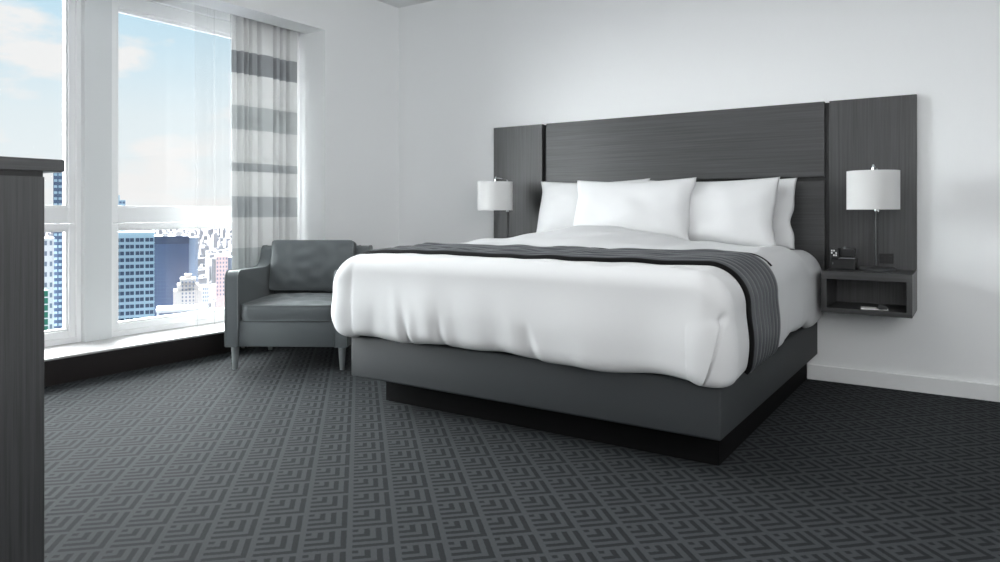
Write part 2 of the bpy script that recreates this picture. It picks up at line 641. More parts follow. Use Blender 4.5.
def duvet(a, b):
    """a: signed arc length across the bed from its centre line, b: arc length from the pillow end"""
    a = np.asarray(a, float)
    b = np.asarray(b, float)
    L = YBACK - YTOP
    ex = np.maximum(np.maximum(a - HW, -a - HWL), 0)
    ey = np.maximum(b - L, 0)
    sx = np.sign(a)
    fx = np.clip(a, -HWL, HW)
    fy = YBACK - np.minimum(b, L)
    s = np.maximum(ex, ey)
    nn = np.sqrt(ex ** 2 + ey ** 2) + 1e-9
    dx, dy = sx * ex / nn, -ey / nn
    phi = np.where(s > 1e-6, np.arctan2(ex, ey), 0)          # 0 = foot, pi/2 = side
    R_ = RRF + (np.where(a < 0, 0.200, RRS) - RRF) * np.sin(phi) ** 2
    q = R_ * PI / 2
    drop = ZDROP - R_
    sl = s / SLEN * (q + drop)                               # true arc length down the edge
    arc = np.minimum(sl, q)
    o = R_ * np.sin(arc / R_)
    dz = -R_ * (1 - np.cos(arc / R_))
    tt = np.clip((sl - q) / drop, 0, 1)
    o = o + 0.012 * np.sin(PI * tt) ** 2 * (0.2 + 0.8 * smoothstep(0.1, 0.6, b)) - 0.042 * np.clip((tt - 0.74) / 0.26, 0, 1) ** 2.2
    o = o - 0.050 * smoothstep(0.6, 1.0, b) * (a < 0) * np.sin(phi) ** 2 * np.clip((tt - 0.45) / 0.55, 0, 1) ** 1.8
    dz = dz - tt * drop * (1 - 0.08 * np.clip((tt - 0.8) / 0.2, 0, 1) ** 2)
    # distance along the hem, continuous round the corners
    per = np.where(ex <= 0, np.abs(a), np.where(ey <= 0, HW + 0.236 + (L - b), HW + 0.15 * phi))
    along = sx * per
    t = s / SLEN
    side = smoothstep(0.10, 0.75, t)
    calm = np.where(per > HW + 0.236, 0.35, 1.0)
    o = o + side * calm * (0.0035 * wvC(along, s) + 0.004 * wvA(along, s * 0.4))
    # gathers that rise from the hem of the foot
    for xo, dep, wd, lean in ((-0.47, 0.020, 0.022, 0.16), (-0.27, 0.014, 0.025, 0.10), (-0.70, 0.007, 0.04, -0.1), (0.04, 0.005, 0.05, 0.1),
                              (0.22, 0.013, 0.03, 0.2), (0.40, 0.006, 0.05, 0.12)):
        c_ = along - xo + lean * (1 - t) * 0.45
        o = o - dep * np.exp(-(c_ / wd) ** 2) * smoothstep(0.55, 1.0, t)
        o = o + dep * 0.6 * np.exp(-((c_ - wd * 1.8) / (wd * 1.3)) ** 2) * smoothstep(0.50, 0.92, t)
        o = o + dep * 0.5 * np.exp(-((c_ + wd * 2.2) / (wd * 1.8)) ** 2) * smoothstep(0.30, 0.85, t)
    for yo, dep, wd in ((0.45, 0.006, 0.03), (0.85, 0.006, 0.03), (1.2, 0.006, 0.04)):
        o = o - dep * np.exp(-((along - HW - 0.236 - yo) / wd) ** 2) * smoothstep(0.4, 0.95, t)
    # folded corner on the right of the foot: a slanting crease with a dimple at its head
    ps = np.arcsin(np.clip(0.88 - 0.32 * (t - 0.48) / 0.5, -1, 1))
    dist = (phi - ps) * 0.14
    cr_ = smoothstep(0.46, 0.54, t) * (a > HW) * (ey > 0)
    o = o - cr_ * 0.016 * np.exp(-(dist / 0.0042) ** 2)
    o = o + cr_ * 0.010 * np.where(dist < 0, np.exp(-np.abs(dist) / 0.06), 0) * smoothstep(0.002, -0.004, dist)
    o = o - (a > HW) * (ey > 0) * 0.016 * np.exp(-(dist / 0.014) ** 2 - ((t - 0.48) / 0.035) ** 2)
    o = o * np.where(a < 0, 1 - 0.26 * smoothstep(0.75, 0.35, b), 1.0)
    hem = 0.006 * wvA(along * 1.3, 2.0) * smoothstep(0.5, 1.0, t)
    x = XD + fx + dx * o
    y = fy + dy * o
    # crown of the top: fullest before the pillows, left of the middle
    tx = np.clip((a + HW) / (2 * HW), -0.1, 1.1)
    yy = np.minimum(b, L)
    gy = smoothstep(L + 0.1, 0.50, yy) * (1 - 1.0 * smoothstep(0.46, 0.30, yy))
    gm = smoothstep(1.12, 0.52, yy) * (1 - smoothstep(0.46, 0.30, yy))
    top = 0.783 + gy * 0.035 + gm * 0.088 * np.exp(-((tx - 0.42) / 0.26) ** 2) + 0.010 * np.exp(-((tx - 0.5) / 0.5) ** 2)
    inner = smoothstep(0.05, 0.0, s)
    top = top + inner * (0.0050 * wvT(a, b) * smoothstep(1.5, 0.7, yy) + 0.003 * wvB(a, b))
    z = top + dz + hem
    return np.stack([x, y, z], -1)


def duvet_normal(a, b, h=0.004):
    da = duvet(a + h, b) - duvet(a - h, b)
    db = duvet(a, b + h) - duvet(a, b - h)
    n_ = np.cross(db, da)
    return n_ / (np.linalg.norm(n_, axis=-1, keepdims=True) + 1e-12)


na, nb = 380, 290
LTOT = YBACK - YTOP + SLEN
ga = np.linspace(-(HWL + SLEN), HW + SLEN, na)
gb = np.linspace(0, LTOT, nb)
A, B = np.meshgrid(ga, gb, indexing='ij')
V = duvet(A, B).reshape(-1, 3)
dv = obj('duvet', V, grid_faces(na, nb, flip=True), 'duvet', None, True)
sd = dv.modifiers.new('thickness', 'SOLIDIFY')
sd.thickness = 0.012
sd.offset = -1
tag(dv, 'puffy white duvet covering the king bed down to its charcoal base', 'duvet')

# ---- bed runner ---------------------------------------------------
rn = thing('bed_runner', 'pleated charcoal satin bed runner with black piping across the foot', 'bed runner', (XC, 3.04, 0.80))
b0, b1 = YBACK - 3.180, YBACK - 2.725        # rear edge, front edge
NP = 8
KP = 12
nu, nv = 280, NP * KP + 1
ra = np.linspace(-(HWL + SLEN * 0.80), HW + SLEN * 0.93, nu)


def skew(a_):
    """the runner lies a little askew: its right end sits nearer the pillows"""
    return -0.095 * smoothstep(0.25, HW + 0.12, a_)


fk = (1 - np.cos(PI * np.arange(KP) / KP)) / 2
ph = np.concatenate([k + fk for k in range(NP)] + [[NP]])
A, PH = np.meshgrid(ra, ph, indexing='ij')
wv = Waves(31, 0.5)
B = b0 + (b1 - b0) * (PH + 0.06 * wv(A * 0.7, PH * 0.1) * np.sin(PI * PH / NP)) / NP + skew(A)
fr = PH - np.floor(PH)
pleat = 0.019 * np.sqrt(np.clip(1 - (2 * fr - 1) ** 2, 0, 1)) * (0.75 + 0.25 * fr)
Nn = duvet_normal(A, B, 0.012)
top_v = duvet(A, B) + Nn * (0.005 + pleat)[..., None]
bot_v = duvet(A, B) + Nn * 0.0025
VV = np.concatenate([top_v.reshape(-1, 3), bot_v.reshape(-1, 3)])
nn_ = nu * nv
F = grid_faces(nu, nv, flip=True) + grid_faces(nu, nv, off=nn_)
edge = [(i * nv, (i + 1) * nv) for i in range(nu - 1)]
edge2 = [(i * nv + nv - 1, (i + 1) * nv + nv - 1) for i in range(nu - 1)]
edge3 = [(j, j + 1) for j in range(nv - 1)]
edge4 = [((nu - 1) * nv + j, (nu - 1) * nv + j + 1) for j in range(nv - 1)]
for p, q in edge + edge4:
    F.append((p, q, q + nn_, p + nn_))
for p, q in edge2 + edge3:
    F.append((q, p, p + nn_, q + nn_))
smooth_angle(obj('pleated_panel', VV, F, 'runner', rn), 70)


def runner_strip(name, bb0, bb1, a0, a1, mat, h0, h1, nseg=6, n=220):
    """flat strip lying on the duvet, with a rounded section"""
    aa = np.linspace(a0, a1, n)
    bbv = np.linspace(bb0, bb1, nseg + 1)
    A_, B_ = np.meshgrid(aa, bbv, indexing='ij')
    u_ = (B_ - bb0) / (bb1 - bb0)
    B_ = B_ + skew(A_)
    h_ = h0 + (h1 - h0) * np.sqrt(np.clip(1 - (2 * u_ - 1) ** 2, 0, 1))
    v_ = duvet(A_, B_) + duvet_normal(A_, B_, 0.012) * h_[..., None]
    lo = duvet(A_, B_) + duvet_normal(A_, B_, 0.012) * 0.001
    m_ = n * (nseg + 1)
    f_ = grid_faces(n, nseg + 1, flip=True) + grid_faces(n, nseg + 1, off=m_)
    for i in range(n - 1):
        p, q = i * (nseg + 1), (i + 1) * (nseg + 1)
        f_.append((p, q, q + m_, p + m_))
        f_.append((q + nseg, p + nseg, p + nseg + m_, q + nseg + m_))
    return obj(name, np.concatenate([v_.reshape(-1, 3), lo.reshape(-1, 3)]), f_, mat, rn, True)


runner_strip('front_piping', b1 - 0.001, b1 + 0.020, ra[0], ra[-1], 'piping', 0.006, 0.018)
runner_strip('white_band', b0 - 0.080, b0 + 0.001, ra[0], HW + 0.10, 'duvet', 0.003, 0.006)
runner_strip('rear_piping', b0 - 0.087, b0 - 0.080, ra[0], HW + 0.12, 'piping', 0.004, 0.009)
runner_strip('back_edge_piping', b0 - 0.003, b0 + 0.004, HW - 0.05, ra[-1], 'piping', 0.006, 0.013)


# ---- pillows -------------------------------------------------------
def pillow(label, cx, cy, cz, w, h, T, lean, yaw, seed, sag=0.0):
    n1, n2 = 64, 44
    u = np.linspace(-1, 1, n1)
    v = np.linspace(-1, 1, n2)
    u = np.sign(u) * np.abs(u) ** 0.85
    v = np.sign(v) * np.abs(v) ** 0.85
    U, Vv = np.meshgrid(u, v, indexing='ij')
    wa, wb2 = Waves(seed, 0.30), Waves(seed + 50, 0.16)
    X = w * U * (1 - 0.055 * (1 - Vv ** 2) * np.abs(U) ** 2 + 0.010 * wa(U * w * 0 + seed, Vv * h * 1.6) * np.abs(U) ** 4)
    Z = h * Vv * (1 - 0.10 * (1 - U ** 2) * np.abs(Vv) ** 2 * np.where(Vv > 0, 0.6, 1.0))
    Z = Z - sag * (1 - np.abs(U) ** 1.5) * np.clip(Vv, 0, 1) * h
    body = ((1 - np.abs(U) ** 2.4) * (1 - np.abs(Vv) ** 2.4))
    th = T * np.clip(body, 0, 1) ** 0.52 * (1 - 0.20 * Vv)
    env = np.clip(body, 0, 1) ** 0.7
    # creases running in from the corners and edges
    cre = 0.0075 * wb2(U * w, Vv * h) * env * (0.25 + 0.9 * (U ** 2 + Vv ** 2) / 2) + 0.006 * wa(U * w, Vv * h) * env
    f_ = np.stack([X, -(th + cre), Z], -1).reshape(-1, 3)
    k_ = np.stack([X, 0.62 * th, Z], -1).reshape(-1, 3)
    # join back sheet to the front sheet along the seam
    idx = np.arange(n1 * n2).reshape(n1, n2)
    back = idx + n1 * n2
    back[0, :], back[-1, :], back[:, 0], back[:, -1] = idx[0, :], idx[-1, :], idx[:, 0], idx[:, -1]
    faces = grid_faces(n1, n2)
    fb = []
    for q in grid_faces(n1, n2, flip=True):
        fb.append([int(back.flat[k]) for k in q])
    vv = np.concatenate([f_, k_])
    used = np.zeros(len(vv), bool)
    for q in faces + fb:
        used[q] = True
    mp_ = np.cumsum(used) - 1
    vv = vv[used]
    faces = [[int(mp_[k]) for k in q] for q in faces + fb]
    R_ = Matrix.Rotation(yaw, 3, 'Z') @ Matrix.Rotation(-lean, 3, 'X')
    vv = vv @ np.array(R_).T
    o = obj('pillow', vv, faces, 'pillow', None, True)
    o.location = (cx, cy, cz)
    tag(o, label, 'pillow', 'white pillows leaning on the headboard')
    return o


pillow('white pillow at the far left of the headboard, half behind another', -2.190, 4.385, 1.018, 0.425, 0.212, 0.085, 0.20, 0.0, 11, 0.04)
pillow('white pillow in front of all others, left of the middle', -1.800, 4.165, 1.012, 0.400, 0.212, 0.090, 0.30, 0.03, 15, 0.05)
pillow('white pillow right of the middle, overlapped by the front one', -1.340, 4.265, 0.998, 0.405, 0.215, 0.085, 0.24, -0.02, 19, 0.03)
pillow('white rearmost pillow at the right, nearest the right lamp', -1.280, 4.420, 0.996, 0.415, 0.213, 0.065, 0.16, -0.03, 26, 0.02)

# ------------------------------------------------------------------ headboard
HB = thing('headboard', 'wide charcoal wood wall headboard in four panels with black reveals', 'headboard', (XC, 4.56, 0.44))
YB = 4.545                     # front of the panels
box('backing_board', -2.70, -0.70, 4.574, 4.583, 0.47, 1.650, 'black', HB)
ZT, ZB = 1.655, 0.460
box('side_panel', -3.100, -2.666, YB, 4.583, ZB, ZT, 'wood_v', HB, 0.0015)
box('side_panel', -0.712, -0.268, YB, 4.583, ZB, ZT, 'wood_v', HB, 0.0015)
box('upper_panel', -2.628, -0.738, YB - 0.004, 4.574, 1.213, ZT, 'wood_h', HB, 0.0015)
box('lower_panel', -2.628, -0.738, YB + 0.004, 4.574, 0.47, 1.188, 'wood_h', HB, 0.0015)


# ------------------------------------------------------------------ nightstands
def nightstand(x0, x1, label):
    y0, y1, z0, z1 = 4.19, 4.543, 0.458, 0.680
    t_ = thing('nightstand', label, 'nightstand', ((x0 + x1) / 2, y1, z0), 'wall-hung nightstands')
    box('top_panel', x0, x1, y0, y1, z1 - 0.040, z1, 'wood_h', t_, 0.0015)
    box('bottom_panel', x0, x1, y0, y1, z0, z0 + 0.026, 'wood_h', t_, 0.0015)
    box('side_panel', x0, x0 + 0.026, y0, y1, z0 + 0.026, z1 - 0.040, 'wood_v', t_)
    box('side_panel', x1 - 0.026, x1, y0, y1, z0 + 0.026, z1 - 0.040, 'wood_v', t_)
    box('back_panel', x0 + 0.026, x1 - 0.026, y1 - 0.014, y1, z0 + 0.026, z1 - 0.040, 'wood_v', t_)
    return t_


nightstand(-0.696, -0.266, 'open charcoal wall-hung nightstand right of the bed, below the nearer lamp')
nightstand(-3.090, -2.800, 'charcoal wall-hung nightstand left of the bed, hidden behind it')


# ------------------------------------------------------------------ lamps
def table_lamp(px, py, label, group='table lamps'):
    z = 0.680
    t_ = thing('table_lamp', label, 'lamp', (px, py, z), group)
    lathe('base', [(0.092, z), (0.094, z + 0.004), (0.094, z + 0.012), (0.088, z + 0.017), (0.02, z + 0.020), (0.012, z + 0.024)],
          px, py, 'gunmetal', t_, 48)
    lathe('pole', [(0.0095, z + 0.02), (0.0095, 1.008)], px, py, 'pole', t_, 20)
    lathe('collar', [(0.012, 1.004), (0.013, 1.006), (0.013, 1.022), (0.011, 1.026)], px, py, 'chrome', t_, 24)
    sy = py - 0.165
    pts = [(px, py, 1.02), (px, py, 1.12), (px, py, 1.222)]
    for k in range(1, 9):
        a_ = PI / 2 * k / 8
        pts.append((px, py - 0.03 * (1 - math.cos(a_)), 1.222 + 0.03 * math.sin(a_)))
    pts.append((px, (py - 0.03 + sy + 0.02) / 2, 1.254))
    for k in range(0, 9):
        a_ = PI / 2 * k / 8
        pts.append((px, sy + 0.02 - 0.02 * math.sin(a_), 1.239 + 0.015 * math.cos(a_)))
    pts.append((px, sy, 1.14))
    tube('arm', pts, 0.0065, 'chrome', t_, 12)
    r = 0.127
    sh = lathe('shade', [(r, 1.016), (r, 1.221), (r - 0.003, 1.221), (r - 0.003, 1.016)], px, sy, 'shade', t_, 72, closed=True)
    lathe('socket', [(0.018, 1.09), (0.020, 1.10), (0.020, 1.145), (0.010, 1.15)], px, sy, 'chrome', t_, 24)
    lathe('bulb', [(0.012, 1.09), (0.026, 1.07), (0.030, 1.055), (0.022, 1.035), (0.004, 1.028)], px, sy, 'paper', t_, 24)
    # spider that carries the shade
    bm = bmesh.new()
    bm_box(bm, px - r + 0.002, px + r - 0.002, sy - 0.002, sy + 0.002, 1.205, 1.209)
    bm_box(bm, px - 0.002, px + 0.002, sy - r + 0.002, sy + r - 0.002, 1.205, 1.209)
    from_bm('shade_spider', bm, 'chrome', t_)
    return t_


table_lamp(-0.452, 4.415, 'lamp with white drum shade on the nightstand right of the bed')
table_lamp(-2.885, 4.415, 'lamp with white drum shade beyond the left side of the bed')

# ---- alarm clock -------------------------------------------------
cl = thing('alarm_clock', 'small black alarm clock with pale digits beside the right lamp', 'alarm clock', (-0.60, 4.42, 0.680))
box('body', -0.680, -0.552, 4.37, 4.46, 0.6805, 0.742, 'plastic', cl, 0.004)
box('display', -0.678, -0.634, 4.352, 4.40, 0.738, 0.800, 'plastic', cl, 0.004)
box('speaker_top', -0.630, -0.557, 4.38, 4.45, 0.748, 0.796, 'plastic', cl, 0.005)
box('silver_strip', -0.667, -0.552, 4.362, 4.372, 0.742, 0.747, 'silver', cl, 0.001)
lathe('snooze_button', [(0.010, 0.796), (0.010, 0.803), (0.007, 0.806)], -0.612, 4.41, 'silver', cl, 16)
dd = []
for r_, cells in enumerate(((0, 1), (0, 2), (1, 2))):
    for c_ in cells:
        dd.append((-0.672 + c_ * 0.011, -0.665 + c_ * 0.011, 4.3500, 4.3525, 0.782 - r_ * 0.013, 0.791 - r_ * 0.013))
boxes('digits', dd, 'digit', cl)
box('knob', -0.669, -0.662, 4.364, 4.372, 0.708, 0.720, 'silver', cl, 0.001)

ol = thing('power_outlet', 'dark power outlet on the headboard panel behind the right lamp', 'outlet', (-0.405, 4.54, 0.74))
box('plate', -0.450, -0.380, 4.536, 4.5448, 0.712, 0.768, 'black', ol, 0.002)
for i in (0, 1):
    box('socket', -0.44 + 0.032 * i, -0.422 + 0.032 * i, 4.5345, 4.537, 0.722, 0.754, 'plastic', ol)

# ---- things in the nightstand --------------------------------------
def rot_box(name, c, sx, sy, sz, ang, mat, parent=None, bevel=0.0):
    bm = bmesh.new()
    bm_box(bm, -sx / 2, sx / 2, -sy / 2, sy / 2, 0, sz)
    if bevel:
        bmesh.ops.bevel(bm, geom=list(bm.edges), offset=bevel, segments=2, affect='EDGES')
    bmesh.ops.rotate(bm, verts=bm.verts, cent=(0, 0, 0), matrix=Matrix.Rotation(ang, 3, 'Z'))
    bmesh.ops.translate(bm, verts=bm.verts, vec=c)
    return from_bm(name, bm, mat, parent)


tag(rot_box('notepad', (-0.447, 4.262, 0.4845), 0.130, 0.085, 0.006, 0.12, 'paper', None, 0.001),
    'white notepad lying in the right nightstand under the remote', 'notepad')
rc = thing('remote_control', 'black remote control lying on the white notepad', 'remote control', (-0.415, 4.255, 0.4906))
rot_box('body', (-0.412, 4.258, 0.4906), 0.046, 0.100, 0.016, 0.22, 'plastic', rc, 0.004)
for i in range(4):
    for j in range(3):
        a_ = 0.22
        lx, ly = (j - 1) * 0.012, (i - 1.5) * 0.019
        rot_box('button', (-0.412 + lx * math.cos(a_) - ly * math.sin(a_), 4.258 + lx * math.sin(a_) + ly * math.cos(a_), 0.5066),
                0.008, 0.010, 0.0016, a_, 'button', rc)

# ------------------------------------------------------------------ armchair
def P2(d, l):
    p = FWD * d + RGT * l
    return (p[0], p[1])


AC = thing('armchair', 'grey upholstered armchair with sloping arms and silver legs by the window', 'armchair')
W2, TA = 0.390, 0.088             # half width, arm thickness
prof = [(0.0, 0.150), (0.0, 0.585)]
for k in range(1, 8):
    a_ = PI / 2 * k / 7
    prof.append((0.045 - 0.045 * math.cos(a_), 0.585 + 0.045 * math.sin(a_)))
prof += [(0.25, 0.624), (0.46, 0.618), (0.55, 0.622), (0.590, 0.638), (0.615, 0.668), (0.635, 0.712), (0.652, 0.742), (0.675, 0.757),
         (0.760, 0.757), (0.785, 0.745), (0.792, 0.70), (0.775, 0.42), (0.760, 0.150)]


def prism_x(name, pr, x0, x1, mat, parent, bevel=0.008):
    bm = bmesh.new()
    lo = [bm.verts.new((x0, y, z)) for y, z in pr]
    hi = [bm.verts.new((x1, y, z)) for y, z in pr]
    n = len(pr)
    bm.faces.new(lo)
    bm.faces.new(hi[::-1])
    for i in range(n):
        j = (i + 1) % n
        bm.faces.new((lo[j], lo[i], hi[i], hi[j]))
    bmesh.ops.recalc_face_normals(bm, faces=bm.faces)
    cap = [e_ for e_ in bm.edges if abs(e_.verts[0].co.x - e_.verts[1].co.x) < 1e-6]
    if bevel:
        bmesh.ops.bevel(bm, geom=cap, offset=bevel, segments=3, affect='EDGES', profile=0.5)
    return smooth_angle(from_bm(name, bm, mat, parent), 38)


for s in (-1, 1):
    xa, xb = (-W2, -W2 + TA) if s < 0 else (W2 - TA, W2)
    prism_x('arm', prof, xa, xb, 'chair', AC)
    xi = -W2 + TA - 0.004 if s < 0 else W2 - TA + 0.004
    xo_ = -W2 + 0.004 if s < 0 else W2 - 0.004
    for xx in (xi, xo_):
        tube('piping', [(xx, y, z) for y, z in ([(0.001, 0.155)] + [(0.001, 0.3), (0.001, 0.45)] + [(y + 0.001, z + 0.0005) for y, z in prof[1:20]])],
             0.0042, 'chair_pipe', AC, 6)
backp = [(0.655, 0.20), (0.665, 0.50), (0.683, 0.735), (0.692, 0.757), (0.765, 0.757), (0.783, 0.74), (0.772, 0.42), (0.758, 0.20)]
prism_x('back_frame', backp, -W2 + TA - 0.002, W2 - TA + 0.002, 'chair', AC, 0.004)
smooth_angle(box('front_rail', -W2 + TA, W2 - TA, 0.006, 0.060, 0.152, 0.314, 'chair', AC, 0.006, 3), 50)
box('seat_deck', -W2 + TA, W2 - TA, 0.060, 0.665, 0.200, 0.310, 'chair', AC)


def cushion(name, cx, cy, cz, sx, sy, sz, puff, mat, parent, seed, rotx=0.0, e1=7.0):
    """box cushion: square plan, domed faces, boxed border with piping"""
    n_ = 34
    u = np.linspace(-1, 1, n_)
    u = np.sign(u) * (1 - (1 - np.abs(u)) ** 1.5)
    U, V_ = np.meshgrid(u, u, indexing='ij')
    wa = Waves(seed, 0.25)
    # superellipse plan for softened corners
    m_ = np.maximum(np.abs(U), np.abs(V_))
    nrm = (np.abs(U) ** e1 + np.abs(V_) ** e1) ** (1 / e1) + 1e-9
    k_ = np.where(m_ > 0, m_ / nrm, 1)
    X, Y = U * k_, V_ * k_
    dome = np.clip((1 - U ** 2) * (1 - V_ ** 2), 0, 1) ** 0.5 * puff + 0.004 * wa(U * sx, V_ * sy) * (1 - m_ ** 4)
    topz = sz / 2 + dome
    tv = np.stack([X * sx / 2, Y * sy / 2, topz], -1).reshape(-1, 3)
    bv = np.stack([X * sx / 2, Y * sy / 2, -sz / 2 - dome * 0.3], -1).reshape(-1, 3)
    vs = np.concatenate([tv, bv])
    fs = grid_faces(n_, n_) + grid_faces(n_, n_, off=n_ * n_, flip=True)
    idx = np.arange(n_ * n_).reshape(n_, n_)
    loop = list(idx[:, 0]) + list(idx[-1, 1:]) + list(idx[-2::-1, -1]) + list(idx[0, -2:0:-1])
    N = len(loop)
    # bulging border: two extra rings
    rings = [loop]
    base = len(vs)
    ext = []
    for q, (zz, oo) in enumerate(((0.2, 0.006), (-0.2, 0.006))):
        ring = []
        for i_ in loop:
            p = tv[i_].copy()
            d_ = np.array([p[0], p[1], 0]) / (np.linalg.norm(p[:2]) + 1e-9)
            p = p + d_ * oo
            p[2] = zz * sz
            ring.append(base + len(ext))
            ext.append(p)
        rings.append(ring)
    rings.append([int(i_) + n_ * n_ for i_ in loop])
    vs = np.concatenate([vs, np.array(ext)])
    for r0, r1 in zip(rings[:-1], rings[1:]):
        for i_ in range(N):
            j_ = (i_ + 1) % N
            fs.append((int(r0[j_]), int(r0[i_]), int(r1[i_]), int(r1[j_])))
    Rm = np.array(Matrix.Rotation(rotx, 3, 'X'))
    C_ = np.array([cx, cy, cz])
    o = obj(name, vs @ Rm.T + C_, fs, mat, parent)
    smooth_angle(o, 60)
    for zz in (sz / 2, -sz / 2):
        path = []
        for i_ in loop:
            p = tv[i_].copy()
            p[2] = zz
            path.append(Rm @ p + C_)
        tube('piping', path, 0.0038, 'chair_pipe', o, 6, closed=True)
    return o


cushion('seat_cushion', 0, 0.315, 0.366, 0.600, 0.63, 0.094, 0.026, 'chair', AC, 41, e1=12.0)
cushion('back_cushion', 0, 0.612, 0.618, 0.580, 0.352, 0.100, 0.028, 'chair', AC, 47, rotx=math.radians(79), e1=26.0)
for sx_ in (-1, 1):
    for yy, zt in ((0.055, 0.152), (0.705, 0.152)):
        lathe('leg', [(0.014, 0.0), (0.015, 0.004), (0.026, zt - 0.003), (0.026, zt)], sx_ * 0.343, yy, 'leg', AC, 24)
d0, l0 = 4.470, -1.348
px_, py_ = P2(d0, l0)
AC.location = (px_, py_, 0)
AC.rotation_euler = (0, 0, YAW - math.radians(1.2))

# ------------------------------------------------------------------ dresser
DR = thing('dresser', 'tall charcoal wood dresser cropped at the left edge of the view', 'dresser', (-2.8, 0.6, 0))
box('top_panel', -3.62, -2.0, 0.285, 0.921, 1.107, 1.139, 'wood_y', DR, 0.0015)
box('shadow_gap', -3.58, -2.006, 0.300, 0.870, 1.092, 1.107, 'black', DR)
box('end_panel', -2.024, -2.002, 0.285, 0.872, 0.0, 1.092, 'wood_v', DR, 0.001)
box('end_panel', -3.600, -3.578, 0.285, 0.872, 0.0, 1.092, 'wood_v', DR, 0.001)
box('carcass', -3.578, -2.024, 0.290, 0.850, 0.06, 1.092, 'black', DR)
for i in range(2):
    for j in range(3):
        xa = -3.574 + i * 0.775
        dw = box('drawer', xa, xa + 0.770, 0.850, 0.870, 0.075 + j * 0.338, 0.405 + j * 0.338, 'wood_h', DR, 0.001)
        box('handle', xa + 0.30, xa + 0.47, 0.870, 0.888, 0.385 + j * 0.338, 0.395 + j * 0.338, 'gunmetal', dw, 0.002)

# ------------------------------------------------------------------ curtains
def px_y(px):
    d_ = FWD + RGT * (px - 500) / 710
    return -4.405 / d_[0] * d_[1]


def cloth_sheet(name, ys, xs_fn, z0, z1, mat, parent=None, nz=24, thick=0.0015):
    ny = len(ys)
    zs = np.linspace(z0, z1, nz)
    Yg, Zg = np.meshgrid(ys, zs, indexing='ij')
    Xg, Yg2 = xs_fn(Yg, Zg)
    o = obj(name, np.stack([Xg, Yg2, Zg], -1).reshape(-1, 3), grid_faces(ny, nz), mat, parent, True)
    if thick:
        md = o.modifiers.new('thickness', 'SOLIDIFY')
        md.thickness = thick
    return o


CU = thing('curtain', 'pale curtain with horizontal grey bands hanging at the window edge', 'curtain', (-4.40, 3.43, 0.0))


def curtain_x(Y, Z):
    hang = (2.6 - Z) / 2.6
    x = -4.405 + 0.004 * np.sin(Y * 9 + 1)
    for px, dep, wd in ((240.5, 0.055, 0.012), (246.5, 0.050, 0.009), (251.5, 0.055, 0.008), (259.5, 0.045, 0.010),
                        (275.0, 0.060, 0.010), (282.0, 0.055, 0.010), (288.5, 0.045, 0.010)):
        yc = px_y(px) + 0.012 * hang * math.sin(px)
        x = x - dep * 1.4 * (0.8 + 0.35 * hang) * np.exp(-((Y - yc) / wd) ** 2)
    # turned-back leading edge and free end
    x = x - 0.05 * smoothstep(px_y(241), px_y(235.5), Y)
    return x + 0.012 * np.sin((Y - 3.1) * 22) * (0.4 + hang), Y


cloth_sheet('fabric', np.linspace(px_y(235.5), px_y(296.5), 260), curtain_x, 0.015, 2.60, 'curtain', CU)
cloth_sheet('lining', np.linspace(0, 1, 14),
            lambda Y, Z: (-4.412 + 0.018 * np.cos((Y - 0.5) * PI) + 0 * Z, px_y(296.2) + (Y * 0.030) + 0.010 * (2.6 - Z) / 2.6),
            0.015, 2.60, 'lining', CU)

SH = thing('sheer_curtain', 'thin white sheer curtain drawn to the side of the window', 'curtain', (-4.62, 3.3, 0.0))
cloth_sheet('sheer_fabric', np.linspace(2.98, 3.73, 240),
            lambda Y, Z: (-4.60 + 0.018 * np.sin(Y * 95) + 0.010 * np.sin(Y * 41 + Z * 0.4), Y), 0.17, 2.60, 'sheer', SH, 14, 0)
tk = thing('curtain_track', 'white double curtain track up in the pocket above the windows', 'curtain track', (-4.5, 2.4, 2.60))
box('rail', -4.41, -4.38, 1.06, 3.745, 2.601, 2.6195, 'trim', tk)
box('rail', -4.615, -4.585, 1.06, 3.745, 2.601, 2.6195, 'trim', tk)

# ------------------------------------------------------------------ the city outside
GZ = -150.0
def far(px, D):
    """ground position seen in the direction of column px at depth D"""
    p = FWD * D + RGT * (px - 500) / 710 * D
    return p


def zat(py, D):
    return 1.0 + (212.5 - py) / 710 * D


def bldg(name, label, px0, px1, ptop, D, deep, mat, cat='building', group=None, yaw=None):
    """a tower whose near face spans columns px0..px1 at depth D"""
    c = far((px0 + px1) / 2, D)
    ang = math.atan((500 - (px0 + px1) / 2) / 710)
    wdt = (px1 - px0) / 710 * D * math.cos(ang)
    t_ = bpy.data.objects.new(name, None)
    COL.objects.link(t_)
    ORG[t_.name] = (0, 0, 0)
    tag(t_, label, cat, group)
    h = zat(ptop, D) - GZ
    box('body', -wdt / 2, wdt / 2, 0, deep, 0, h, mat, t_)
    t_.location = (c[0], c[1], GZ)
    # the near face looks back along the view direction of the column
    t_.rotation_euler = (0, 0, YAW + ang if yaw is None else yaw)
    return t_, wdt, h


def window_rows(t_, nm, xs, zs, ww, wh, mat, y=-0.12, d=0.35):
    first = None
    for z_ in zs:
        for x_ in xs:
            if first is None:
                first = box(nm, -ww / 2, ww / 2, 0, d, -wh / 2, wh / 2, mat, t_)
                o_ = first
            else:
                o_ = bpy.data.objects.new(nm, first.data)
                COL.objects.link(o_)
                o_.parent = t_
            o_.location = (x_, y, z_)


